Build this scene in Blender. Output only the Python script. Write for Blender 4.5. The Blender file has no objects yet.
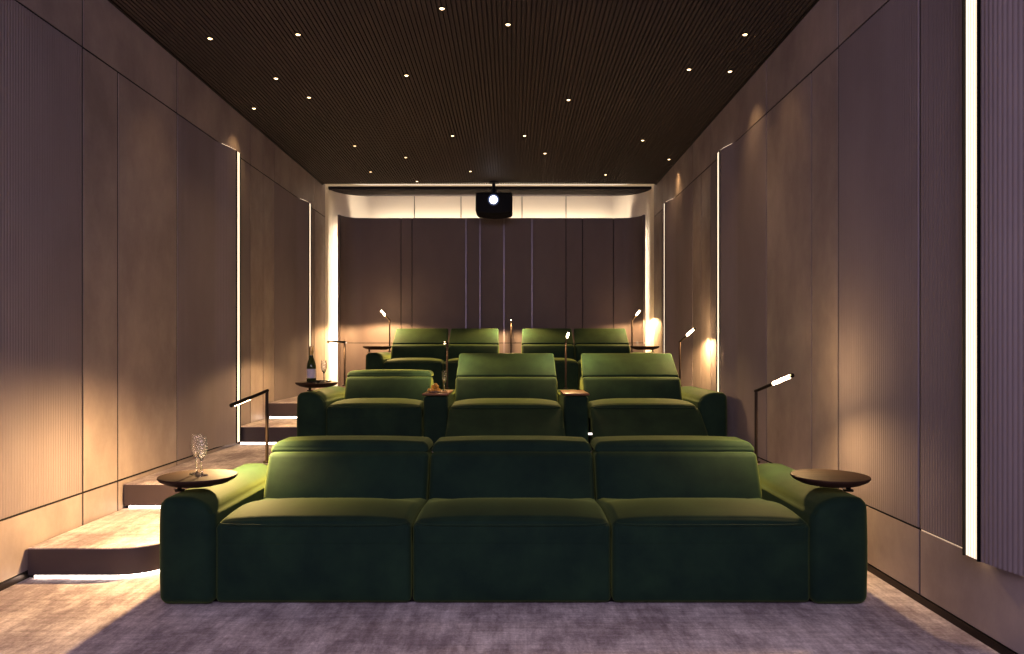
import bpy, bmesh, math, random
from mathutils import Vector
random.seed(4)
scene = bpy.context.scene
C = scene.collection
PI = math.pi
EYE = 1.205          # eye height; the camera stands at x=0, y=0 and looks along +Y
XL, XR = -2.54, 1.93  # face of the left and right wall panels
ZC = 3.40            # underside of the ceiling slats
Z1, Z2 = 0.32, 0.64  # the two seating platforms

# ------------------------------------------------------------------ materials
def mat(name, col, rough=0.6, metal=0.0, emit=None, estr=0.0, sheen=0.0, sheen_tint=None, spec=0.5, trans=0.0, ior=1.45):
    m = bpy.data.materials.new(name); m.use_nodes = True
    b = m.node_tree.nodes['Principled BSDF']
    b.inputs['Base Color'].default_value = (*col, 1)
    b.inputs['Roughness'].default_value = rough
    b.inputs['Metallic'].default_value = metal
    b.inputs['Specular IOR Level'].default_value = spec
    b.inputs['Transmission Weight'].default_value = trans
    b.inputs['IOR'].default_value = ior
    if emit:
        b.inputs['Emission Color'].default_value = (*emit, 1)
        b.inputs['Emission Strength'].default_value = estr
    if sheen:
        b.inputs['Sheen Weight'].default_value = sheen
        b.inputs['Sheen Roughness'].default_value = 0.45
        b.inputs['Sheen Tint'].default_value = (*(sheen_tint or col), 1)
    return m

def noise_mix(m, col_a, col_b, scale=(1, 1, 1), nscale=3.0, detail=6, rough=0.6, lo=0.35, hi=0.65, bump=0.0, bump_scale=60.0, rough_rng=None):
    nt = m.node_tree; n = nt.nodes; l = nt.links
    b = n['Principled BSDF']
    tc = n.new('ShaderNodeTexCoord'); mp = n.new('ShaderNodeMapping')
    mp.inputs['Scale'].default_value = scale
    l.new(tc.outputs['Object'], mp.inputs['Vector'])
    nz = n.new('ShaderNodeTexNoise'); nz.inputs['Scale'].default_value = nscale
    nz.inputs['Detail'].default_value = detail; nz.inputs['Roughness'].default_value = rough
    l.new(mp.outputs['Vector'], nz.inputs['Vector'])
    cr = n.new('ShaderNodeValToRGB')
    cr.color_ramp.elements[0].position = lo; cr.color_ramp.elements[1].position = hi
    cr.color_ramp.elements[0].color = (*col_a, 1); cr.color_ramp.elements[1].color = (*col_b, 1)
    l.new(nz.outputs['Fac'], cr.inputs['Fac'])
    l.new(cr.outputs['Color'], b.inputs['Base Color'])
    if rough_rng:
        mr = n.new('ShaderNodeMapRange')
        mr.inputs['To Min'].default_value, mr.inputs['To Max'].default_value = rough_rng
        mr.inputs['From Min'].default_value = 0.35; mr.inputs['From Max'].default_value = 0.65
        l.new(nz.outputs['Fac'], mr.inputs['Value']); l.new(mr.outputs['Result'], b.inputs['Roughness'])
    if bump:
        n2 = n.new('ShaderNodeTexNoise'); n2.inputs['Scale'].default_value = bump_scale; n2.inputs['Detail'].default_value = 3
        l.new(tc.outputs['Object'], n2.inputs['Vector'])
        bp = n.new('ShaderNodeBump'); bp.inputs['Strength'].default_value = bump; bp.inputs['Distance'].default_value = 0.01
        l.new(n2.outputs['Fac'], bp.inputs['Height']); l.new(bp.outputs['Normal'], b.inputs['Normal'])
    return m

M = {}
M['suede'] = noise_mix(mat('taupe_suede', (0.3, 0.24, 0.21), 0.62), (0.285, 0.232, 0.215), (0.45, 0.375, 0.34), (1, 1, 0.7), 1.7, 8, 0.66, 0.32, 0.68, 0.05, 40, (0.62, 0.42))
M['suede_dark'] = noise_mix(mat('dark_taupe_fabric', (0.2, 0.16, 0.16), 0.8), (0.25, 0.205, 0.205), (0.31, 0.26, 0.255), (1, 1, 0.5), 1.2, 5)
M['back_panel'] = noise_mix(mat('dark_aubergine_panel', (0.1, 0.08, 0.08), 0.6), (0.135, 0.105, 0.105), (0.18, 0.14, 0.135), (1, 1, 0.5), 0.9, 4)
M['gap'] = mat('shadow_gap_black', (0.012, 0.009, 0.008), 0.8)
M['bronze'] = mat('dark_bronze', (0.045, 0.032, 0.025), 0.35, 0.8)
M['black_metal'] = mat('black_metal', (0.012, 0.011, 0.011), 0.35, 0.6)
M['seam'] = mat('polished_seam_metal', (0.30, 0.26, 0.28), 0.42, 1.0)
M['cream'] = mat('cream_plaster', (0.80, 0.71, 0.58), 0.7)
M['slat'] = mat('dark_ceiling_slat', (0.088, 0.068, 0.062), 0.7)
M['dark_strip'] = mat('dark_ceiling_strip', (0.030, 0.024, 0.024), 0.7, spec=0.2)
M['riser'] = mat('dark_brown_riser', (0.07, 0.052, 0.054), 0.45)
M['led'] = mat('warm_led_diffuser', (0.9, 0.86, 0.8), 0.5, emit=(1.0, 0.80, 0.58), estr=1.25)
M['led_dim'] = mat('dim_groove_glow', (0.7, 0.62, 0.5), 0.5, emit=(1.0, 0.74, 0.5), estr=0.5)  # dim glow for the diffuser grooves and the imitated slivers of leaked light
M['step_led'] = mat('white_step_led', (0.9, 0.86, 0.8), 0.5, emit=(1.0, 0.86, 0.74), estr=14.0)
M['tube'] = mat('lamp_tube_glow', (1, 0.95, 0.85), 0.5, emit=(1.0, 0.80, 0.52), estr=22.0)
M['bulb'] = mat('downlight_glow', (1, 0.95, 0.85), 0.5, emit=(1.0, 0.74, 0.42), estr=5.0)
M['cove'] = mat('lit_cove', (0.85, 0.78, 0.66), 0.6, emit=(1.0, 0.82, 0.62), estr=0.8)
M['wood'] = noise_mix(mat('dark_walnut', (0.1, 0.05, 0.03), 0.65), (0.034, 0.017, 0.011), (0.062, 0.031, 0.020), (1, 12, 1), 3.0, 5)
M['wood'].node_tree.nodes['Principled BSDF'].inputs['Specular IOR Level'].default_value = 0.12
M['wood_warm'] = noise_mix(mat('walnut_tray', (0.2, 0.1, 0.05), 0.35), (0.16, 0.075, 0.035), (0.26, 0.125, 0.06), (1, 10, 1), 3.0, 5)
M['glass'] = mat('clear_glass', (0.97, 0.98, 1.0), 0.02, trans=1.0, ior=1.45)
M['bottle'] = mat('dark_green_bottle_glass', (0.05, 0.07, 0.02), 0.08, trans=0.4, ior=1.5)
M['foil'] = mat('gold_foil', (0.75, 0.55, 0.25), 0.35, 0.8)
M['paper'] = mat('pale_label_paper', (0.62, 0.58, 0.62), 0.6)
M['plate'] = mat('black_plate', (0.02, 0.016, 0.014), 0.25)
M['china'] = mat('pale_china', (0.6, 0.52, 0.45), 0.3)
M['fruit'] = mat('golden_fruit', (0.62, 0.34, 0.06), 0.35)
M['pbody'] = mat('black_projector_plastic', (0.010, 0.010, 0.011), 0.6, spec=0.2)
M['plens'] = mat('projector_lens_glow', (1, 1, 1), 0.2, emit=(0.85, 0.9, 1.0), estr=14)
M['pring'] = mat('blue_grey_lens_ring', (0.18, 0.22, 0.32), 0.25, 0.6, emit=(0.35, 0.45, 0.8), estr=0.25)
M['tag'] = mat('white_marker_light', (0.9, 0.9, 0.9), 0.5, emit=(1, 0.9, 0.85), estr=2.5)

nt_ = M['glass'].node_tree
v_ = nt_.nodes.new('ShaderNodeTexVoronoi'); v_.inputs['Scale'].default_value = 130
tc_ = nt_.nodes.new('ShaderNodeTexCoord'); nt_.links.new(tc_.outputs['Object'], v_.inputs['Vector'])
bp_ = nt_.nodes.new('ShaderNodeBump'); bp_.inputs['Strength'].default_value = 0.5; bp_.inputs['Distance'].default_value = 0.004
nt_.links.new(v_.outputs['Distance'], bp_.inputs['Height']); nt_.links.new(bp_.outputs['Normal'], nt_.nodes['Principled BSDF'].inputs['Normal'])
def velvet():
    m = mat('green_velvet', (0.05, 0.1, 0.03), 0.75, sheen=0.36, sheen_tint=(0.52, 0.62, 0.17), spec=0.12)
    noise_mix(m, (0.009, 0.025, 0.019), (0.019, 0.046, 0.026), (1, 1, 1), 5.0, 6, 0.6, 0.3, 0.7, 0.06, 220)
    return m
M['velvet'] = velvet()

def carpet():
    m = mat('mottled_carpet', (0.4, 0.35, 0.34), 0.95, spec=0.1, sheen=0.1, sheen_tint=(0.8, 0.75, 0.75))
    nt = m.node_tree; n = nt.nodes; l = nt.links; b = n['Principled BSDF']
    tc = n.new('ShaderNodeTexCoord')
    def nz(scale, s, d, r):
        mp = n.new('ShaderNodeMapping'); mp.inputs['Scale'].default_value = scale
        l.new(tc.outputs['Object'], mp.inputs['Vector'])
        t = n.new('ShaderNodeTexNoise'); t.inputs['Scale'].default_value = s; t.inputs['Detail'].default_value = d; t.inputs['Roughness'].default_value = r
        l.new(mp.outputs['Vector'], t.inputs['Vector']); return t.outputs['Fac']
    def ramp(f, lo, hi, a, c):
        cr = n.new('ShaderNodeValToRGB'); e = cr.color_ramp.elements
        e[0].position, e[1].position = lo, hi; e[0].color = (*a, 1); e[1].color = (*c, 1)
        l.new(f, cr.inputs['Fac']); return cr.outputs['Color']
    big = ramp(nz((1.0, 0.6, 1), 2.6, 9, 0.78), 0.43, 0.57, (0.47, 0.40, 0.40), (0.88, 0.80, 0.77))
    streak = ramp(nz((7, 1.0, 1), 3.0, 8, 0.75), 0.38, 0.62, (0.60, 0.56, 0.56), (1, 1, 1))
    cross = ramp(nz((1, 14, 1), 2.5, 6, 0.7), 0.35, 0.6, (0.66, 0.64, 0.64), (1, 1, 1))
    fine = ramp(nz((1, 1, 1), 90, 2, 0.6), 0.3, 0.7, (0.8, 0.8, 0.8), (1.05, 1.05, 1.05))
    cur = big
    for o, f in ((streak, 0.8), (cross, 0.7), (fine, 1.0)):
        mx = n.new('ShaderNodeMixRGB'); mx.blend_type = 'MULTIPLY'; mx.inputs['Fac'].default_value = f
        l.new(cur, mx.inputs['Color1']); l.new(o, mx.inputs['Color2']); cur = mx.outputs['Color']
    l.new(cur, b.inputs['Base Color'])
    bp = n.new('ShaderNodeBump'); bp.inputs['Strength'].default_value = 0.14; bp.inputs['Distance'].default_value = 0.008
    l.new(nz((1, 1, 1), 160, 3, 0.6), bp.inputs['Height']); l.new(bp.outputs['Normal'], b.inputs['Normal'])
    return m
M['carpet'] = carpet()

# ------------------------------------------------------------------ helpers
class MB:
    """collects plain geometry; build() links it as one mesh object"""
    def __init__(s): s.v = []; s.f = []
    def add(s, vs, fs):
        o = len(s.v); s.v += [tuple(p) for p in vs]; s.f += [tuple(i + o for i in f) for f in fs]; return s
    def box(s, x0, x1, y0, y1, z0, z1):
        vs = [(x, y, z) for z in (z0, z1) for y in (y0, y1) for x in (x0, x1)]
        return s.add(vs, [(0, 2, 3, 1), (4, 5, 7, 6), (0, 1, 5, 4), (2, 6, 7, 3), (0, 4, 6, 2), (1, 3, 7, 5)])
    def soft(s, x0, x1, y0, y1, z0, z1, r=0.03, k=4, m=10, fn=None):
        """rounded box, optionally bent by fn(x,y,z,u,v,w) with u,v,w in -1..1"""
        lo = (x0, y0, z0); hi = (x1, y1, z1)
        def line(a, b, rr):
            q = [a + rr * (1 - math.tan((1 - i / k) * PI / 4)) for i in range(k)]
            mid = [a + rr + (b - a - 2 * rr) * i / m for i in range(m + 1)]
            return q + mid + [a + b - t for t in reversed(q)]
        rr = [min(r, (hi[i] - lo[i]) / 2 * 0.98) for i in range(3)]; r = min(rr)
        L = [line(lo[i], hi[i], r) for i in range(3)]
        idx = {}; vs = []; fs = []
        def vid(p):
            key = tuple(round(c, 6) for c in p)
            if key in idx: return idx[key]
            inner = [min(max(p[i], lo[i] + r), hi[i] - r) for i in range(3)]
            d = Vector([p[i] - inner[i] for i in range(3)])
            if d.length > 1e-9: d = d.normalized() * r
            q = [inner[i] + d[i] for i in range(3)]
            if fn:
                uvw = [2 * (p[i] - lo[i]) / (hi[i] - lo[i]) - 1 for i in range(3)]
                q = fn(*q, *uvw)
            idx[key] = len(vs); vs.append(tuple(q)); return idx[key]
        for ax in range(3):
            a, b = (ax + 1) % 3, (ax + 2) % 3
            for side in (0, 1):
                for i in range(len(L[a]) - 1):
                    for j in range(len(L[b]) - 1):
                        q = []
                        for (ii, jj) in ((i, j), (i + 1, j), (i + 1, j + 1), (i, j + 1)):
                            p = [0, 0, 0]; p[ax] = (lo, hi)[side][ax]; p[a] = L[a][ii]; p[b] = L[b][jj]
                            q.append(vid(p))
                        fs.append(tuple(q) if side else tuple(reversed(q)))
        return s.add(vs, fs)
    def tube(s, pts, r, n=10, cap=True):
        pts = [Vector(p) for p in pts]; rings = []
        vs = []; fs = []
        for i, p in enumerate(pts):
            t = (pts[min(i + 1, len(pts) - 1)] - pts[max(i - 1, 0)]).normalized()
            up = Vector((0, 0, 1)) if abs(t.z) < 0.9 else Vector((0, 1, 0))
            a = t.cross(up).normalized(); b = t.cross(a).normalized()
            for k in range(n):
                an = 2 * PI * k / n; vs.append(p + (a * math.cos(an) + b * math.sin(an)) * r)
        for i in range(len(pts) - 1):
            for k in range(n):
                fs.append((i * n + k, i * n + (k + 1) % n, (i + 1) * n + (k + 1) % n, (i + 1) * n + k))
        if cap:
            fs.append(tuple(reversed(range(n)))); fs.append(tuple((len(pts) - 1) * n + k for k in range(n)))
        return s.add(vs, fs)
    def lathe(s, prof, c=(0, 0, 0), n=24, axis='z'):
        vs = []; fs = []
        for (r, h) in prof:
            for k in range(n):
                a = 2 * PI * k / n
                if axis == 'z': vs.append((c[0] + r * math.cos(a), c[1] + r * math.sin(a), c[2] + h))
                else: vs.append((c[0] + r * math.cos(a), c[1] + h, c[2] + r * math.sin(a)))
        for i in range(len(prof) - 1):
            for k in range(n):
                fs.append((i * n + k, i * n + (k + 1) % n, (i + 1) * n + (k + 1) % n, (i + 1) * n + k))
        if prof[0][0] > 1e-6: fs.append(tuple(reversed(range(n))))
        if prof[-1][0] > 1e-6: fs.append(tuple((len(prof) - 1) * n + k for k in range(n)))
        return s.add(vs, fs)
    def build(s, name, m, parent=None, smooth=False, origin=None):
        me = bpy.data.meshes.new(name)
        base = parent_loc(parent) if parent else Vector(origin or (0, 0, 0))
        me.from_pydata([tuple(Vector(p) - base) for p in s.v], [], s.f)
        bm = bmesh.new(); bm.from_mesh(me)
        bmesh.ops.remove_doubles(bm, verts=bm.verts, dist=1e-6)
        bmesh.ops.recalc_face_normals(bm, faces=bm.faces)
        bm.to_mesh(me); bm.free()
        if smooth:
            me.polygons.foreach_set('use_smooth', [True] * len(me.polygons))
            try: me.set_sharp_from_angle(angle=math.radians(smooth if smooth is not True else 50))
            except Exception: pass
        me.materials.append(M[m])
        o = bpy.data.objects.new(name, me); C.objects.link(o)
        if parent: o.parent = parent
        else: o.location = base
        return o

def parent_loc(p):
    v = Vector((0, 0, 0))
    while p is not None: v += p.location; p = p.parent
    return v

def thing(name, label, cat, loc=(0, 0, 0), group=None):
    o = bpy.data.objects.new(name, None); C.objects.link(o); o.location = loc
    o.empty_display_size = 0.1
    o['label'] = label; o['category'] = cat
    if group: o['group'] = group
    return o
def tag(o, label, cat, group=None):
    o['label'] = label; o['category'] = cat
    if group: o['group'] = group
    return o
def struct(o): o['kind'] = 'structure'; return o

# ------------------------------------------------------------------ floor, steps, platforms
fl = MB().box(XL - 0.3, XR + 0.3, -1.5, 10.9, -0.1, 0.0).build('floor', 'carpet'); struct(fl)

def strip_path(pts, w, z0, z1):
    """thin upright ribbon following plan points, w thick to the right-hand side"""
    m = MB(); n = len(pts); off = []
    for i, p in enumerate(pts):
        a = Vector(pts[max(i - 1, 0)]); b = Vector(pts[min(i + 1, n - 1)]); t = (b - a).normalized()
        off.append((p[0] - t.y * w, p[1] + t.x * w))
    vs = []
    for p, q in zip(pts, off): vs += [(p[0], p[1], z0), (p[0], p[1], z1), (q[0], q[1], z1), (q[0], q[1], z0)]
    fs = []
    for i in range(n - 1):
        for k in range(4):
            fs.append((4 * i + k, 4 * i + (k + 1) % 4, 4 * i + 4 + (k + 1) % 4, 4 * i + 4 + k))
    fs += [(0, 1, 2, 3), (4 * n - 1, 4 * n - 2, 4 * n - 3, 4 * n - 4)]
    return m.add(vs, fs)
def slab(pts, z0, z1):
    n = len(pts)
    vs = [(x, y, z0) for x, y in pts] + [(x, y, z1) for x, y in pts]
    fs = [tuple(reversed(range(n))), tuple(range(n, 2 * n))] + [(i, (i + 1) % n, n + (i + 1) % n, n + i) for i in range(n)]
    return MB().add(vs, fs)

def step(yf, yb, z0, xr, r, label, rise=0.16):
    t = thing('carpeted_step', label, 'step', (XL, yf, z0), 'carpeted steps along the left wall')
    x0 = XL + 0.012
    arc = [(xr - r + r * math.sin(a), yf + r - r * math.cos(a)) for a in [i * PI / 2 / 14 for i in range(15)]]
    edge = [(x0, yf)] + arc + [(xr, yb)]
    inner = [(x0, yf + 0.02)] + [(xr - r + (r - 0.02) * math.sin(a), yf + r - (r - 0.02) * math.cos(a)) for a in [i * PI / 2 / 14 for i in range(15)]] + [(xr - 0.02, yb)]
    slab([(x0, yb)] + inner, z0, z0 + rise - 0.004).build('core', 'gap', t)
    slab([(x0, yb)] + edge, z0 + rise - 0.006, z0 + rise).build('tread', 'carpet', t)
    strip_path(edge, 0.018, z0 + 0.018, z0 + rise - 0.006).build('riser_panel', 'riser', t, smooth=40)
    led = [(x0 + 0.03, yf + 0.006)] + [(a[0] - 0.004, a[1] + 0.006) for a in arc] + [(xr - 0.006, yb - 0.01)]
    strip_path(led, 0.010, z0 + 0.002, z0 + 0.015).build('led_strip', 'step_led', t)
    return t
def platform(yf, yb, z0, z1, nm):
    p = bpy.data.objects.new(nm, None); C.objects.link(p); p.location = (0, yf, z0); struct(p)
    x0, x1 = XL + 0.012, XR - 0.012
    zr = z1 - 0.16
    MB().box(x0, x1, yf + 0.02, yb, z0 - 0.0, z1 - 0.006).build('platform_core', 'gap', p)
    MB().box(x0, x1, yf, yb, z1 - 0.006, z1).build('platform_carpet', 'carpet', p)
    MB().box(x0, x1, yf, yf + 0.018, zr + 0.018, z1 - 0.006).build('riser_panel', 'riser', p)
    MB().box(x0, x1, yf, yf + 0.018, z0, zr).build('riser_panel', 'riser', p)
    MB().box(x0 + 0.03, -1.45, yf + 0.006, yf + 0.016, zr + 0.002, zr + 0.015).build('led_strip', 'step_led', p)
    return p
step(3.76, 4.69, 0.0, -1.84, 0.24, 'lowest carpeted step beside the front sofa, rounded corner, white light glowing along its base')
platform(4.69, 7.42, 0.0, Z1, 'floor_platform')
step(6.62, 7.42, Z1, -1.86, 0.16, 'upper carpeted step beside the middle row of seats, with light under its dark riser')
platform(7.42, 10.5, Z1, Z2, 'floor_platform.001')

# ------------------------------------------------------------------ side walls
ZG0, ZG1 = 0.348, 2.985   # shadow gaps between the panel rows
FLARE = 0.06
LEDS = [(2.882, 2.980), (6.48, 6.57), (8.79, 8.88)]
def wall(name, x, s):
    """s = +1: room lies towards +X (left wall); s = -1: right wall"""
    base = MB().box(min(x - s * 0.0045, x - s * 0.20), max(x - s * 0.0045, x - s * 0.20), -1.5, 10.9, -0.1, 3.75).build(name, 'gap'); struct(base)
    def panel(y0, y1, z0, z1, ribs=False, flare=False, m='suede'):
        g = 0.0078
        y0 += g; y1 -= g; ys = []
        if ribs:
            n = max(2, round((y1 - y0) / 0.021)); q = 6
            for i in range(n * q + 1):
                t = i / (n * q); ys.append((y0 + (y1 - y0) * t, 0.0026 * abs(math.sin(PI * n * t))))
            ys = [(y0 - 0.001, -0.006)] + ys + [(y1 + 0.001, -0.006)]
        else:
            n = 24 if flare else 1
            ys = [(y0 + (y1 - y0) * i / n, 0.0) for i in range(n + 1)]
        vs = []; fs = []
        for yy, d in ys:
            f = 0
            if flare:
                t = max(0, min(1, (yy - (y1 - 0.34)) / 0.34)); f = FLARE * t * t * (3 - 2 * t)
            fx = x + s * (d + f); bx = x - s * 0.03
            vs += [(fx, yy, z0), (fx, yy, z1), (bx, yy, z1), (bx, yy, z0)]
        k = len(ys)
        for i in range(k - 1):
            for e in range(3): fs.append((4 * i + e, 4 * i + e + 1, 4 * i + 5 + e, 4 * i + 4 + e) if e < 2 else (4 * i + 3, 4 * i, 4 * i + 4, 4 * i + 7))
        fs += [(0, 1, 2, 3), (4 * k - 4, 4 * k - 3, 4 * k - 2, 4 * k - 1)]
        fs = [f for f in fs if True]
        return MB().add(vs, fs).build('wall_panel', m, base, smooth=75 if ribs else False)
    g = 0.006
    cols = [(-1.5, 2.882, True, True), (2.98, 3.41, True, False), (3.41, 4.26, True, False), (4.26, 4.64, False, False), (4.64, 5.46, False, False),
            (5.46, 6.475, True, True), (6.575, 6.99, True, False), (6.99, 7.35, False, False), (7.35, 7.70, False, False), (7.70, 8.785, True, True),
            (8.885, 9.28, True, False), (9.28, 9.80, False, False)]
    for y0, y1, rb, fl_ in cols:
        panel(y0, y1, ZG0 + g, ZG1 - g, rb, fl_, 'suede_dark' if rb else 'suede')
    top = [-1.5, 1.2, 3.41, 4.26, 5.46, 6.99, 7.35, 7.70, 9.25, 9.80]
    for a, b in zip(top, top[1:]): panel(a, b, ZG1 + g, ZC + 0.3)
    low = [-1.5, 1.2, 3.41, 4.26, 4.64, 5.46, 7.35, 9.80]
    for a, b in zip(low, low[1:]): panel(a, b, 0.04, ZG0 - g)
    bb = MB().box(min(x, x + s * 0.006), max(x, x + s * 0.006), -1.5, 9.8, 0.0, 0.036).build('baseboard_' + name[5:], 'bronze'); struct(bb)
    return base
wall('wall_left', XL, 1); wall('wall_right', XR, -1)

def light_bar(x, s, y0, y1, label, bottom=False):
    t = thing('wall_light_bar', label, 'wall light', (x, (y0 + y1) / 2, ZG0), 'vertical light bars between the wall panels')
    z0, z1 = ZG0 + 0.005, ZG1 - 0.004
    a, b = x - s * 0.024, x + s * (FLARE - 0.004)
    n = 5; vs = []; fs = []
    pts = []
    w = (y1 - y0 - 0.016) / n
    for i in range(n * 6 + 1):
        tt = i / 6; pts.append((b + s * 0.004 * abs(math.sin(PI * tt)), y0 + 0.008 + w * tt))
    for px, py in pts: vs += [(px, py, z0), (px, py, z1)]
    for i in range(len(pts) - 1): fs.append((2 * i, 2 * i + 1, 2 * i + 3, 2 * i + 2))
    j = len(vs); vs += [(a, y0 + 0.008, z0), (a, y0 + 0.008, z1), (a, y1 - 0.008, z0), (a, y1 - 0.008, z1)]
    e = 2 * len(pts)
    fs += [(j, j + 1, 1, 0), (e - 2, e - 1, j + 3, j + 2)]
    MB().add(vs, fs).build('diffuser', 'led', t)
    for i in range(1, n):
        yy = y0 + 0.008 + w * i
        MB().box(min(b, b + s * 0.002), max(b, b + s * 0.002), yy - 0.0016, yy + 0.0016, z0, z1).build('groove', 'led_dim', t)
    for q0, q1 in ((y0, y0 + 0.006), (y1 - 0.006, y1)):
        MB().box(min(a, b + s * 0.010), max(a, b + s * 0.010), q0, q1, z0 - 0.004, z1).build('edge_profile', 'black_metal', t)
    # emissive slivers added to imitate light leaking along the shadow gaps beside the bar
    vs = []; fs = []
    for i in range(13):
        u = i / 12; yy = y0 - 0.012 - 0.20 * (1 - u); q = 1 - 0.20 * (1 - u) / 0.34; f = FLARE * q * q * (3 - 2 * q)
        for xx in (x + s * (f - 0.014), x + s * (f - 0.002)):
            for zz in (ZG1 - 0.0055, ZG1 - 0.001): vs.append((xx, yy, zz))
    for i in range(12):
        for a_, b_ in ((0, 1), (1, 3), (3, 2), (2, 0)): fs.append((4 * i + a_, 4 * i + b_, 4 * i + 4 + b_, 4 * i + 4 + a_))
    MB().add(vs, fs).build('leak_glint', 'led', t)
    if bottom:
        MB().box(min(x - s * 0.008, x - s * 0.003), max(x - s * 0.008, x - s * 0.003), y1 + 0.012, 3.40, ZG0 - 0.0045, ZG0 + 0.001).build('leak_glint', 'led_dim', t)
        MB().box(min(x - s * 0.008, x + s * 0.003), max(x - s * 0.008, x + s * 0.003), y0 - 1.1, y0 - 0.14, ZG0 - 0.0045, ZG0 + 0.001).build('leak_glint', 'led_dim', t)
    return t
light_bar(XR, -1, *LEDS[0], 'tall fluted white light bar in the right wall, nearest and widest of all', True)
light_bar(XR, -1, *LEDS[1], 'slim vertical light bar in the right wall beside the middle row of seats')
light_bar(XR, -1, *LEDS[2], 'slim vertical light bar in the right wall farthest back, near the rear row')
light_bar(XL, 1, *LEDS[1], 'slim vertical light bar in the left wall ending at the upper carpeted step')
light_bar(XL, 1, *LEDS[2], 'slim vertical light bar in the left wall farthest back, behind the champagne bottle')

# ------------------------------------------------------------------ ceiling
m = MB()
m.box(XL - 0.1, XR + 0.1, -1.5, 9.64, ZC + 0.018, ZC + 0.12)
p = 0.032; n = int((XR - XL) / p)
for i in range(n):
    xx = XL + 0.014 + i * p
    m.box(xx, xx + 0.023, -1.5, 9.64, ZC, ZC + 0.05)
ceil = m.build('ceiling', 'slat'); struct(ceil)
m = MB()
m.box(XL - 0.1, XR + 0.1, 9.64, 10.9, ZC + 0.16, ZC + 0.20)
cv = m.build('cove', 'cove', ceil)
m = MB()
def back_path(x0, x1, yb, r, ys, n=18):
    a = [(x0, ys)] + [(x0 + r - r * math.cos(t), yb - r + r * math.sin(t)) for t in [i * PI / 2 / n for i in range(n + 1)]]
    b = [(x1 - r + r * math.sin(t), yb - r + r * math.cos(t)) for t in [i * PI / 2 / n for i in range(n + 1)]] + [(x1, ys)]
    return a + b
WB, RB = 10.42, 0.50
pth = back_path(XL, XR, WB, RB, 9.80)
inn = [(x, y) for x, y in back_path(XL + 0.01, XR - 0.01, WB - 0.006, RB, 9.93)]
slab(inn, ZC, ZC + 0.03).build('rear_ceiling_strip', 'dark_strip', ceil)
# teeth of the slats on the far side of the lit gap
m = MB()
for i in range(n):
    xx = XL + 0.014 + i * p
    m.box(xx, xx + 0.019, 9.935, 9.955, ZC - 0.012, ZC)
m.build('slat_end', 'slat', ceil)
for (a, b, nm) in ((XL, XL + 0.018, 1), (XR - 0.018, XR, 2)):
    struct(MB().box(a, b, -1.5, 9.64, ZC - 0.012, ZC - 0.0005).build('trim_%d' % nm, 'bronze'))

# ------------------------------------------------------------------ back wall
wb = strip_path(pth, 0.12, 0.0, 3.62).build('wall_back', 'cream', smooth=40); struct(wb)
# thin vertical joints in the cream wall
for px in (414.4, 461, 522, 566):
    xx = (px - 512) * WB / 720
    MB().box(xx - 0.004, xx + 0.004, WB - 0.003, WB + 0.01, 3.0, ZC).build('joint', 'bronze', wb)
PB, RP = 10.30, 0.26
xs = [(px - 512) * PB / 720 for px in (358, 401, 412, 466, 480, 504, 532, 566, 582.5, 613.5)]
x0p, x1p = (340 - 512) * 10.06 / 720, (643 - 512) * 10.06 / 720
full = back_path(x0p, x1p, PB, RP, 10.04, 12)
ZPT = EYE + 130 * PB / 720
segs = [x0p - 1] + xs + [x1p + 1]
arcl = [q for q in full if q[0] <= x0p + RP + 1e-6]; arcr = [q for q in full if q[0] >= x1p - RP - 1e-6]
g = 0.005
pieces = []
pieces.append(arcl + ([(xs[0] - g, PB)] if xs[0] - g > arcl[-1][0] + 0.005 else []))
for a, b in zip(xs, xs[1:]): pieces.append([(a + g, PB), (b - g, PB)])
pieces.append([(xs[-1] + g, PB)] + arcr if xs[-1] + g < arcr[0][0] else arcr)
ZBG = EYE + 5 * PB / 720
for pc in pieces:
    strip_path(pc, 0.03, ZBG + 0.004, ZPT).build('wall_panel', 'back_panel', wb, smooth=40)
    strip_path(pc, 0.03, Z2, ZBG - 0.004).build('wall_panel', 'back_panel', wb, smooth=40)
strip_path(back_path(x0p + 0.002, x1p - 0.002, PB + 0.035, RP, 10.05, 12), 0.012, Z2, ZPT - 0.004).build('panel_backing', 'gap', wb, smooth=40)
for xx, mm in [(xs[i], 'seam') for i in (3, 4, 5, 6)]:
    MB().box(xx - 0.006, xx + 0.006, PB - 0.012, PB + 0.03, Z2, ZPT).build('seam_strip', mm, wb)

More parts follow.
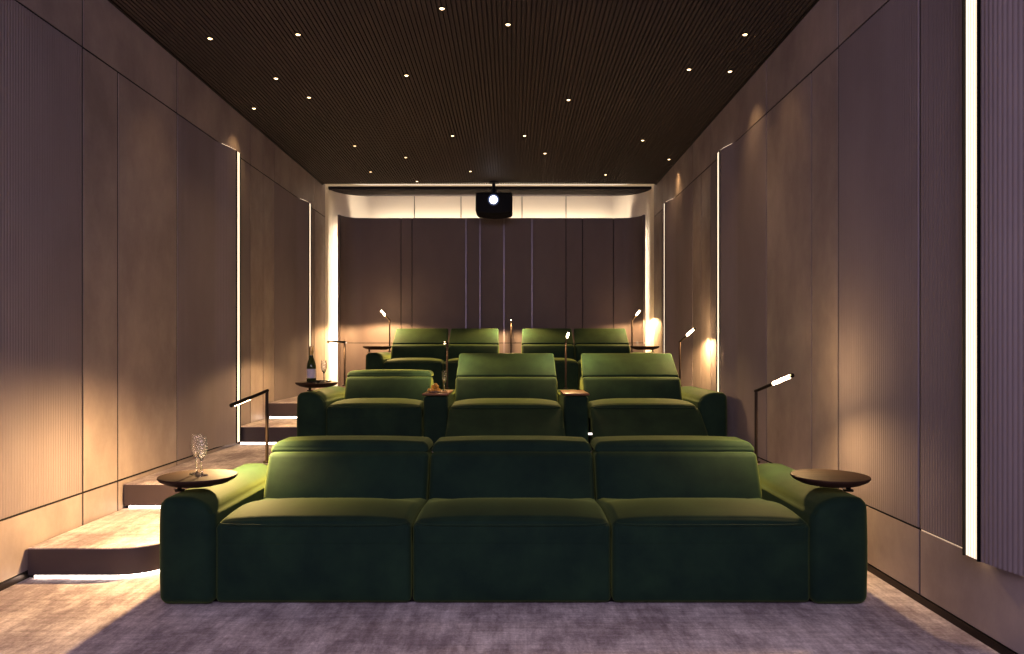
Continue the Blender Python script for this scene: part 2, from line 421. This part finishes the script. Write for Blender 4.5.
# ------------------------------------------------------------------ ceiling downlights
DL = [
 (210, 38, 'glowing ceiling downlight farthest left, high beside the left wall panels'),
 (298, 34, 'glowing ceiling downlight second from the left in the row nearest the camera'),
 (276, 78, 'left ceiling downlight midway between the two front ones and the left wall edge'),
 (309, 97, 'left ceiling downlight just behind and right of the one over the left panels'),
 (254, 108, 'ceiling downlight hugging the left wall edge, above the first left light bar'),
 (354.8, 145.6, 'ceiling downlight above the left rear, left of the close pair over the middle row'),
 (405.8, 157, 'ceiling downlight left of centre, second row in front of the lit rear cove'),
 (370.6, 171.6, 'ceiling downlight near the rear left corner, left of the projector'),
 (442, 8, 'ceiling downlight at the top edge of the photo, nearest of the central ones'),
 (508, 24, 'ceiling downlight almost exactly at centre near the top of the photo'),
 (406.5, 75, 'lone ceiling downlight left of centre, halfway along the ceiling'),
 (452.5, 135.4, 'left one of two level ceiling downlights in front of the projector'),
 (524.6, 135.4, 'right one of two level ceiling downlights in front of the projector'),
 (568.5, 99.5, 'lone ceiling downlight right of centre, halfway along the ceiling'),
 (545, 153, 'ceiling downlight just right of the projector, behind the level pair'),
 (470.5, 171, 'ceiling downlight closest to the projector, on its left'),
 (417, 181, 'ceiling downlight at the very edge of the lit rear cove'),
 (605.5, 174.4, 'ceiling downlight near the rear right, right of the projector'),
 (642.7, 140, 'ceiling downlight on the right, behind the pair over the right wall'),
 (669, 159, 'ceiling downlight hugging the right wall edge, farthest back on that side'),
 (745, 34, 'ceiling downlight farthest right and nearest the camera on that side'),
 (689, 69, 'left one of the two close ceiling downlights at upper right'),
 (730, 71, 'right one of the two close ceiling downlights, beside the right wall edge'),
]
def spot(loc, energy, col, size, blend, rad=0.03, direction=(0, 0, -1), nm='spot_light'):
    l = bpy.data.lights.new(nm, 'SPOT'); l.energy = energy; l.color = col
    l.spot_size = size; l.spot_blend = blend; l.shadow_soft_size = rad
    o = bpy.data.objects.new(nm, l); C.objects.link(o); o.location = loc
    o.rotation_euler = Vector(direction).to_track_quat('-Z', 'Y').to_euler()
    return o
def area(loc, direction, sx, sy, energy, col, nm='area_light', up='Y'):
    l = bpy.data.lights.new(nm, 'AREA'); l.shape = 'RECTANGLE'; l.size = sx; l.size_y = sy; l.energy = energy; l.color = col
    o = bpy.data.objects.new(nm, l); C.objects.link(o); o.location = loc
    o.rotation_euler = up if isinstance(up, tuple) else Vector(direction).to_track_quat('-Z', up).to_euler()
    return o
WARM = (1.0, 0.655, 0.31)
DLH = ZC - EYE
for px, py, lab in DL:
    Y = 720 * DLH / (348 - py); X = (px - 512) * Y / 720
    t = thing('ceiling_downlight', lab, 'ceiling light', (X, Y, ZC), 'small recessed ceiling downlights')
    MB().lathe([(0.0225, 0.004), (0.0225, -0.004), (0.0175, -0.006), (0.0165, 0.004)], (X, Y, ZC), 16).build('trim_ring', 'bronze', t, smooth=40)
    MB().lathe([(0.0165, 0.002), (0.0165, -0.003), (0.010, -0.009), (0.0, -0.011)], (X, Y, ZC), 16).build('lens', 'bulb', t, smooth=40)
    spot((X, Y, ZC - 0.03), (14.0 if Y > 5.5 else 9.0), WARM, math.radians(85), 0.9, 0.02)

# ------------------------------------------------------------------ projector
YP = 9.40
s_ = YP / 720
pxx = lambda px: (px - 512) * s_
pz = lambda py: EYE - (py - 348) * s_
t = thing('ceiling_projector', 'black projector hanging from the ceiling with its lens glowing white', 'projector', (pxx(494), YP, pz(192)))
x0, x1, zt, zb = pxx(475.5), pxx(512.5), pz(192), pz(212)
MB().soft(x0, x1, YP, YP + 0.38, zb, zt, 0.03, 4, 4, lambda x, y, z, u, v, w: (x, y, z - (0.03 * (1 - u * u) if w < 0 else 0) + 0.02 * 0)).build('body', 'pbody', t, smooth=True)
MB().lathe([(0.066, 0.05), (0.072, -0.025), (0.062, -0.035), (0.050, -0.03), (0.048, 0.0)], (pxx(493.5), YP, pz(200)), 28, 'y').build('lens_ring', 'pring', t, smooth=40)
MB().lathe([(0.048, -0.015), (0.034, -0.026), (0.0, -0.032)], (pxx(493.5), YP, pz(200)), 24, 'y').build('lens', 'plens', t, smooth=40)
MB().tube([(pxx(493.5), YP + 0.12, zt - 0.01), (pxx(493.5), YP + 0.12, ZC - 0.02)], 0.022, 12).build('mount_pole', 'black_metal', t, smooth=40)
MB().lathe([(0.06, -0.018), (0.065, 0.0)], (pxx(493.5), YP + 0.12, ZC), 20).build('ceiling_plate', 'black_metal', t, smooth=40)
for dx in (-0.04, 0.04):
    MB().tube([(pxx(493.5) + dx, YP + 0.02, zt - 0.01), (pxx(493.5) + dx * 0.4, YP + 0.12, zt + 0.07)], 0.008, 8).build('mount_arm', 'black_metal', t)

# ------------------------------------------------------------------ seating
def arm(t, x0, x1, yf, yb, zf):
    """upright upholstered arm; front and top edges well rounded"""
    def fn(x, y, z, u, v, w):
        q = max(0.0, (u * (1 if x0 < 0 else -1) + 0.3) / 1.3); k = max(0.0, (z - zf - 0.34) / 0.16)
        z -= 0.060 * q ** 2.4 * k
        return (x + 0.006 * u * (1 - w * w), y - (0.012 * (1 - u * u) * (1 - w * w) if v < 0 else 0), z + 0.008 * (1 - u * u) * (w > 0))
    MB().soft(x0 - 0.002, x1 + 0.002, yf, yb, zf + 0.004, zf + 0.50, 0.042, 5, 8, fn).build('arm', 'velvet', t, smooth=True)
def pipe(t, pts, parent=None, r=0.0045):
    MB().tube(pts, r, 8).build('piping', 'velvet', parent or t, smooth=True)

def seat(t, x0, x1, yf, zf, raised=False, reclined=False):
    g = 0.004; x0 += g; x1 -= g
    w_ = x1 - x0
    ys = yf + 0.018
    # front panel / footrest
    if not reclined:
        def fp(x, y, z, u, v, w):
            return (x, y - (0.014 * (1 - u ** 4) * (1 - w ** 4) if v < 0 else 0), z)
        MB().soft(x0, x1, ys, ys + 0.16, zf + 0.012, zf + 0.378, 0.022, 4, 10, fp).build('front_panel', 'velvet', t, smooth=True)
    else:
        def fp(x, y, z, u, v, w):
            k = 1 - (z - zf - 0.09) / 0.29
            return (x + 0.010 * u * k, y - 0.40 * k - (0.014 * (1 - u ** 4) * (1 - w ** 4) if v < 0 else 0), z)
        MB().soft(x0, x1, ys - 0.03, ys + 0.07, zf + 0.09, zf + 0.378, 0.025, 4, 10, fp).build('footrest', 'velvet', t, smooth=True)
        MB().soft(x0 + 0.03, x1 - 0.03, ys + 0.08, ys + 0.30, zf + 0.03, zf + 0.37, 0.02, 3, 3).build('front_panel', 'velvet', t, smooth=True)
    # seat cushion with crowned top
    yo = -0.03 if reclined else 0.0
    yb = yf + 0.72
    def cu(x, y, z, u, v, w):
        k = min(max(0.0, (z - (zf + 0.345)) / 0.055), 1.0)
        t = y - (ys + yo)                                   # distance behind the front edge
        prof = 0.034 * math.sin(min(1.0, max(0.0, t) / 0.25) * PI / 2) if t < 0.25 else 0.034 - 0.085 * (t - 0.25) / 0.42 * min(1, (t - 0.25) / 0.2)
        side = 1 - abs(u) ** 4
        z = z + k * (prof * (0.35 + 0.65 * side) - 0.016 * (1 - side))
        if v < 0 and abs(v) > 0.97: y -= 0.012 * (1 - u ** 4)
        return (x, y, z)
    c = MB().soft(x0, x1, ys - 0.002 + yo, yb, zf + 0.260, zf + 0.408, 0.040, 5, 16, cu).build('seat_cushion', 'velvet', t, smooth=True)
    zz = zf + 0.381
    pipe(t, [(x0 + 0.02, ys + 0.012 + yo, zz), (x0 + 0.045, ys - 0.004 + yo, zz)] + [(x0 + w_ * q, ys - 0.008 - 0.012 * (1 - (2 * q - 1) ** 4) + yo, zz) for q in (0.12, 0.25, 0.5, 0.75, 0.88)] + [(x1 - 0.045, ys - 0.004 + yo, zz), (x1 - 0.02, ys + 0.012 + yo, zz)], c)
    # backrest leaning back
    dy = -0.06 if raised else 0.0
    lean = 0.45 if not raised else 0.50
    yb0 = yf + (0.60 if raised else 0.65) + dy
    def bk(x, y, z, u, v, w):
        y = y + (z - (zf + 0.40)) * lean
        if v < 0: y -= 0.018 * (1 - u ** 4) * (1 - w * w)
        return (x, y, z)
    b = MB().soft(x0 + 0.002, x1 - 0.002, yb0, yf + 0.86, zf + 0.30, zf + 0.612, 0.030, 4, 10, bk).build('backrest', 'velvet', t, smooth=True)
    ysm = yb0 + 0.212 * lean
    if not raised:
        # folded head cushion: low rounded roll on top of the back
        def hd(x, y, z, u, v, w):
            k = max(0.0, (z - zf - 0.60) / 0.075)
            y = y + 0.05 * k * (1 if v < 0 else 0)
            x = x - 0.030 * u * max(0, k) ** 2
            z = z + 0.010 * (1 - abs(u) ** 3) * (w > 0) 
            return (x, y, z)
        h = MB().soft(x0 + 0.001, x1 - 0.001, ysm + 0.012, yf + 1.04, zf + 0.606, zf + 0.664, 0.022, 5, 10, hd).build('headrest', 'velvet', t, smooth=True)
    else:
        # headrest raised: broad padded flap tilted far back
        y0, z0, y1, z1 = ysm + 0.050, zf + 0.622, yf + 0.97, zf + 0.84
        L = math.hypot(y1 - y0, z1 - z0); ca, sa = (y1 - y0) / L, (z1 - z0) / L
        def hd(x, y, z, u, v, w):
            a, d = y, z                       # a along the flap, d through it
            x = x - 0.012 * u * (v + 1) / 2
            d = d + (0.012 * (1 - u ** 4) * (1 - v * v) if w > 0 else 0)
            return (x, y0 + a * ca - d * sa, z0 + a * sa + d * ca)
        h = MB().soft(x0 + 0.003, x1 - 0.003, 0, L, -0.085, 0.0, 0.020, 4, 8, hd).build('headrest', 'velvet', t, smooth=True)
        MB().box((x0 + x1) / 2 - 0.22, (x0 + x1) / 2 + 0.22, ysm + 0.11, ysm + 0.14, zf + 0.55, zf + 0.66).build('headrest_bracket', 'black_metal', t)
    # back shell
    MB().soft(x0 + 0.006, x1 - 0.006, yf + 0.84, yf + 1.04, zf + 0.03, zf + 0.59, 0.03, 3, 4).build('back_shell', 'velvet', t, smooth=True)

def console(t, x0, x1, yf, zf, depth=0.50, tray_mat='wood_warm'):
    MB().soft(x0 + 0.004, x1 - 0.004, yf + 0.02, yf + 1.03, zf + 0.012, zf + 0.478, 0.030, 4, 6).build('console', 'velvet', t, smooth=True)
    MB().soft(x0 + 0.000, x1 - 0.000, yf - 0.01, yf + depth, zf + 0.482, zf + 0.500, 0.006, 3, 2).build('tray', tray_mat, t, smooth=True)

def base_plinth(t, x0, x1, yf, zf):
    MB().box(x0 + 0.03, x1 - 0.03, yf + 0.07, yf + 0.99, zf + 0.0, zf + 0.06).build('plinth', 'black_metal', t)

# front row
Y1 = 3.35
t1 = thing('cinema_sofa', 'front three-seat green velvet sofa with low headrests and two thick arms', 'sofa', (0, Y1, 0))
arm(t1, -1.648, -1.393, Y1, Y1 + 1.05, 0); arm(t1, 1.402, 1.662, Y1, Y1 + 1.05, 0)
for a, b in ((-1.393, -0.470), (-0.470, 0.467), (0.467, 1.402)): seat(t1, a, b, Y1, 0)
base_plinth(t1, -1.62, 1.63, Y1, 0)
# middle row
Y2 = 6.11
t2 = thing('cinema_sofa', 'middle row green velvet sofa, two seats reclined with raised headrests, trays between seats', 'sofa', (0, Y2, Z1))
arm(t2, -1.829, -1.589, Y2, Y2 + 1.05, Z1); arm(t2, 1.588, 1.828, Y2, Y2 + 1.05, Z1)
seat(t2, -1.589, -0.765, Y2, Z1)
console(t2, -0.762, -0.540, Y2, Z1)
seat(t2, -0.537, 0.430, Y2, Z1, True, True)
console(t2, 0.436, 0.657, Y2, Z1)
seat(t2, 0.660, 1.588, Y2, Z1, True, True)
MB().box(0.648, 0.690, Y2 - 0.018, Y2 + 0.010, Z1 + 0.150, Z1 + 0.164).build('marker_light', 'tag', t2)
base_plinth(t2, -1.80, 1.80, Y2, Z1)
# rear row
Y3 = 8.90
t3 = thing('cinema_sofa', 'rear four-seat green velvet sofa against the back wall, all headrests raised', 'sofa', (0, Y3, Z2))
arm(t3, -1.81, -1.605, Y3, Y3 + 1.03, Z2); arm(t3, 1.572, 1.78, Y3, Y3 + 1.03, Z2)
for a, b in ((-1.605, -0.855), (-0.855, -0.168), (0.122, 0.832), (0.832, 1.572)): seat(t3, a, b, Y3, Z2, True, False)
console(t3, -0.164, 0.118, Y3, Z2, 0.50, 'wood')
base_plinth(t3, -1.78, 1.75, Y3, Z2)

# ------------------------------------------------------------------ round swivel tables on the arms
def arm_table(X, Y, zf, post_dx, label):
    z = zf + 0.588
    t = thing('swivel_table', label, 'side table', (X + post_dx, Y, zf + 0.50), 'round swivel tables on the sofa arms')
    R = 0.181
    MB().lathe([(0.0, -0.042), (R - 0.085, -0.042), (R - 0.040, -0.032), (R - 0.010, -0.016), (R, -0.004), (R - 0.002, 0.002), (R - 0.008, 0.003), (0.0, 0.003)], (X, Y, z - 0.003), 56).build('table_top', 'wood', t, smooth=40)
    MB().tube([(X + post_dx, Y, zf + 0.511), (X + post_dx, Y, z - 0.030)], 0.011, 12).build('post', 'bronze', t, smooth=40)
    MB().lathe([(0.024, 0), (0.024, 0.008), (0.012, 0.010)], (X + post_dx, Y, zf + 0.510), 16).build('socket', 'bronze', t, smooth=40)
    return t
arm_table(-1.526, 3.50, 0, -0.09, 'round dark wood swivel table with two flutes on the front sofa left arm')
arm_table(1.545, 3.50, 0, 0.09, 'empty round dark wood swivel table on the front sofa right arm')
arm_table(-1.70, 6.27, Z1, -0.06, 'round dark table holding a champagne bottle, on the middle row left arm')
arm_table(-1.690, 9.03, Z2, -0.10, 'small round dark table on the rear sofa left arm, nothing on it')
arm_table(1.665, 9.03, Z2, 0.10, 'small round dark table on the rear sofa right arm, before the lit corner')

# ------------------------------------------------------------------ reading lamps
def lamp(X, Y, zf, tip, label, power=14.0, zbase=0.511, ztop=0.945, lit=True, cone=165, blend=0.25, aim=(0, 0, -1), up=5.0):
    t = thing('reading_lamp', label, 'lamp', (X, Y, zf + zbase), 'slim reading lamps on the sofas')
    top = Vector((X, Y, zf + ztop)); d = Vector(tip); e = top + d; mid = top + d * 0.52
    MB().tube([(X, Y, zf + zbase), tuple(top)], 0.0095, 10).build('pole', 'bronze', t, smooth=40)
    MB().lathe([(0.022, 0), (0.022, 0.010), (0.011, 0.012)], (X, Y, zf + zbase), 16).build('socket', 'bronze', t, smooth=40)
    MB().tube([tuple(top - d.normalized() * 0.008), tuple(mid)], 0.0095, 10).build('lamp_arm', 'bronze', t, smooth=40)
    # light tube below a slim dark housing
    dn = d.normalized(); side = dn.cross(Vector((0, 0, 1))).normalized(); dwn = side.cross(dn).normalized()
    if dwn.z > 0: dwn = -dwn
    if lit:
        MB().tube([tuple(mid), tuple(e)], 0.0105, 12).build('light_tube', 'tube', t, smooth=40)
    else:
        MB().tube([tuple(mid), tuple(e)], 0.011, 10).build('lamp_housing', 'bronze', t, smooth=40)
        MB().tube([tuple(mid + dwn * 0.0075), tuple(e + dwn * 0.0075 - dn * 0.01)], 0.005, 10).build('light_tube', 'tube', t, smooth=40)
    MB().tube([tuple(e), tuple(e + dn * 0.016)], 0.0115, 12).build('end_cap', 'black_metal', t, smooth=40)
    c = (mid + e) / 2 + Vector((0, 0, -0.03))
    spot(c, power, WARM, math.radians(cone), blend, 0.02, aim)
    if up:
        l = bpy.data.lights.new('lamp_glow', 'POINT'); l.energy = up; l.color = WARM; l.shadow_soft_size = 0.03
        o = bpy.data.objects.new('lamp_glow', l); C.objects.link(o); o.location = (mid + e) / 2 + Vector((0, 0, 0.035))
    return t
lamp(-1.484, 4.36, 0, (-0.090, -0.30, -0.060), 'dark reading lamp tipped down at the left end of the front sofa', 150, lit=False, cone=176, blend=0.7, aim=(-0.30, -0.12, -0.9), up=0)
lamp(1.478, 4.36, 0, (0.095, -0.30, 0.102), 'glowing reading lamp angled towards the right wall behind the front sofa', 42, up=6, cone=150, blend=0.9, aim=(-0.1, -0.3, -1))
lamp(-1.655, 7.12, Z1, (-0.104, -0.20, 0.0), 'thin level-armed reading lamp at the left end of the middle row', 45, lit=False, up=2)
lamp(-0.640, 7.10, Z1, (0.0, -0.36, -0.012), 'reading lamp behind the tray holding fruit and a flute', 26, zbase=0.481, lit=False, up=2)
lamp(0.530, 7.10, Z1, (0.003, -0.34, 0.090), 'glowing reading lamp behind the empty tray in the middle row', 30, zbase=0.481)
lamp(1.660, 7.12, Z1, (0.10, -0.15, 0.124), 'glowing reading lamp at the right end of the middle row', 45, up=2.5)
lamp(-1.672, 9.84, Z2, (-0.11, -0.05, 0.13), 'glowing reading lamp at the left end of the rear sofa', 110)
lamp(-0.014, 9.84, Z2, (0.0, -0.18, 0.01), 'dark reading lamp pole in the gap at the centre of the rear sofa', 60, zbase=0.481, lit=False, up=0)
lamp(1.640, 9.84, Z2, (0.10, -0.05, 0.13), 'glowing reading lamp at the right end of the rear sofa', 65, up=1.5)

# ------------------------------------------------------------------ glasses, bottle, fruit
def flute(X, Y, z, h, label, group):
    t = thing('champagne_flute', label, 'glass', (X, Y, z), group)
    k = h / 0.2
    MB().lathe([(0.0, 0.0), (0.032 * k, 0.0), (0.032 * k, 0.003), (0.010 * k, 0.006), (0.005 * k, 0.012)], (X, Y, z), 24).build('foot', 'glass', t, smooth=60)
    MB().lathe([(0.005 * k, 0.012), (0.0045 * k, 0.035 * k), (0.005 * k, 0.075 * k)], (X, Y, z), 12).build('stem', 'glass', t, smooth=60)
    MB().lathe([(0.005 * k, 0.075 * k), (0.016 * k, 0.092 * k), (0.025 * k, 0.118 * k), (0.028 * k, 0.145 * k), (0.0255 * k, 0.175 * k), (0.0215 * k, 0.2 * k),
                (0.0200 * k, 0.2 * k), (0.0240 * k, 0.175 * k), (0.0262 * k, 0.145 * k), (0.0232 * k, 0.119 * k), (0.014 * k, 0.095 * k), (0.0, 0.085 * k)], (X, Y, z), 24).build('bowl', 'glass', t, smooth=60)
    return t
G1 = 'champagne flutes on the tables'
flute(-1.546, 3.53, 0.5885, 0.195, 'left and farther one of two crystal flutes on the front round table', G1)
flute(-1.500, 3.48, 0.5885, 0.190, 'right and nearer one of two crystal flutes on the front round table', G1)
ZT2 = Z1 + 0.5885
pl = MB().lathe([(0.0, 0.0), (0.095, 0.0), (0.107, 0.012), (0.103, 0.013), (0.092, 0.005), (0.0, 0.005)], (-1.675, 6.25, ZT2), 40).build('serving_plate', 'plate', smooth=40, origin=(-1.675, 6.25, ZT2))
tag(pl, 'small round black plate under the bottle and flute on the middle table', 'plate')
flute(-1.630, 6.24, ZT2 + 0.006, 0.185, 'single crystal flute beside the champagne bottle', G1)
bx_, by_, bz_ = -1.742, 6.25, ZT2 + 0.006
t = thing('champagne_bottle', 'dark champagne bottle with pale label and gold neck foil on the round table', 'bottle', (bx_, by_, bz_))
MB().lathe([(0.0, 0.0), (0.036, 0.0), (0.040, 0.006), (0.040, 0.125), (0.036, 0.155), (0.024, 0.190), (0.0165, 0.215), (0.0150, 0.240)], (bx_, by_, bz_), 28).build('bottle_body', 'bottle', t, smooth=50)
MB().lathe([(0.0158, 0.226), (0.0158, 0.262), (0.018, 0.266), (0.018, 0.276), (0.0155, 0.280), (0.017, 0.290), (0.013, 0.305), (0.0, 0.308)], (bx_, by_, bz_), 20).build('neck_foil', 'foil', t, smooth=50)
vs = []; fs = []
for i in range(13):
    a = -PI * 0.80 + PI * 0.75 * i / 12
    for z in (0.030, 0.110): vs.append((bx_ + 0.0408 * math.cos(a), by_ + 0.0408 * math.sin(a), bz_ + z))
for i in range(12): fs.append((2 * i, 2 * i + 2, 2 * i + 3, 2 * i + 1))
MB().add(vs, fs).build('bottle_label', 'paper', t, smooth=50)
# console tray between the first two seats
ZTR = Z1 + 0.5005
flute(-0.603, 6.42, ZTR, 0.185, 'crystal flute on the wooden tray beside the fruit', G1)
fx, fy = -0.672, 6.24
dish = MB().lathe([(0.0, 0.0), (0.045, 0.0), (0.068, 0.014), (0.065, 0.015), (0.044, 0.005), (0.0, 0.005)], (fx, fy, ZTR), 32).build('fruit_dish', 'china', smooth=40, origin=(fx, fy, ZTR))
tag(dish, 'small pale dish of golden fruit on the wooden tray', 'dish')
spots_ = [(0.040 * math.cos(a), 0.040 * math.sin(a), 0.022) for a in [i * PI / 3 + 0.2 for i in range(6)]] + [(0, 0, 0.022)] + \
         [(0.022 * math.cos(a), 0.022 * math.sin(a), 0.054) for a in [i * 2 * PI / 3 for i in range(3)]] + [(0.012, -0.008, 0.070)]
f0 = None
for i, (dx, dy, dz) in enumerate(spots_):
    if f0 is None:
        R = 0.0170
        f0 = MB().lathe([(R * math.sin(PI * q / 10), -R * math.cos(PI * q / 10)) for q in range(11)], (0, 0, 0), 16).build('golden_fruit', 'fruit', smooth=80)
        o = f0
    else:
        o = f0.copy(); C.objects.link(o)
    o.location = (fx + dx + random.uniform(-.004, .004), fy + dy + random.uniform(-.004, .004), ZTR + dz - 0.001 - 0.1 * (dz - 0.022)); o.scale = (1, 1, random.uniform(.92, 1.06))
    tag(o, 'topmost small golden fruit of the heap on the pale dish' if i == len(spots_) - 1 else 'small golden fruit heaped on the pale dish below the topmost one', 'fruit', 'golden fruit on the dish')

# ------------------------------------------------------------------ light
LW = (1.0, 0.86, 0.68)
area((-0.28, 10.372, 2.80), (0, 0.0, 1), 3.5, 0.06, 88, LW)
area((x0p + 0.055, 10.24, 1.80), (-1, 0.15, 0), 0.05, 2.2, 80, LW, up=(PI / 2, 0, PI / 2))
area((x1p - 0.055, 10.24, 1.80), (1, 0.15, 0), 0.05, 2.2, 80, LW, up=(PI / 2, 0, -PI / 2))
area((-0.3, -1.6, 2.9), (0, 1, -0.62), 3.6, 1.6, 190, (0.80, 0.70, 1.0))   # the cinema screen behind the camera
for xx in (-0.75, 0.15, 1.0):   # unseen spots added to brighten the floor in front of the sofa
    spot((xx, 2.15, ZC - 0.03), 34.0, (1.0, 0.80, 0.74), math.radians(50), 1.0, 0.03)
w = bpy.data.worlds.new('World'); scene.world = w; w.use_nodes = True
w.node_tree.nodes['Background'].inputs['Color'].default_value = (0.42, 0.38, 0.55, 1)
w.node_tree.nodes['Background'].inputs['Strength'].default_value = 0.14

# ------------------------------------------------------------------ camera
cd = bpy.data.cameras.new('camera'); cam = bpy.data.objects.new('camera', cd); C.objects.link(cam)
cam.location = (0, 0, EYE); cam.rotation_euler = (PI / 2, 0, 0)
cd.sensor_width = 36; cd.lens = 36 * 720 / 1024; cd.shift_y = (348 - 327) / 1024; cd.clip_start = 0.05
scene.camera = cam
scene.view_settings.view_transform = 'Standard'
scene.view_settings.look = 'None'
scene.view_settings.exposure = 0.05
scene.view_settings.gamma = 0.88
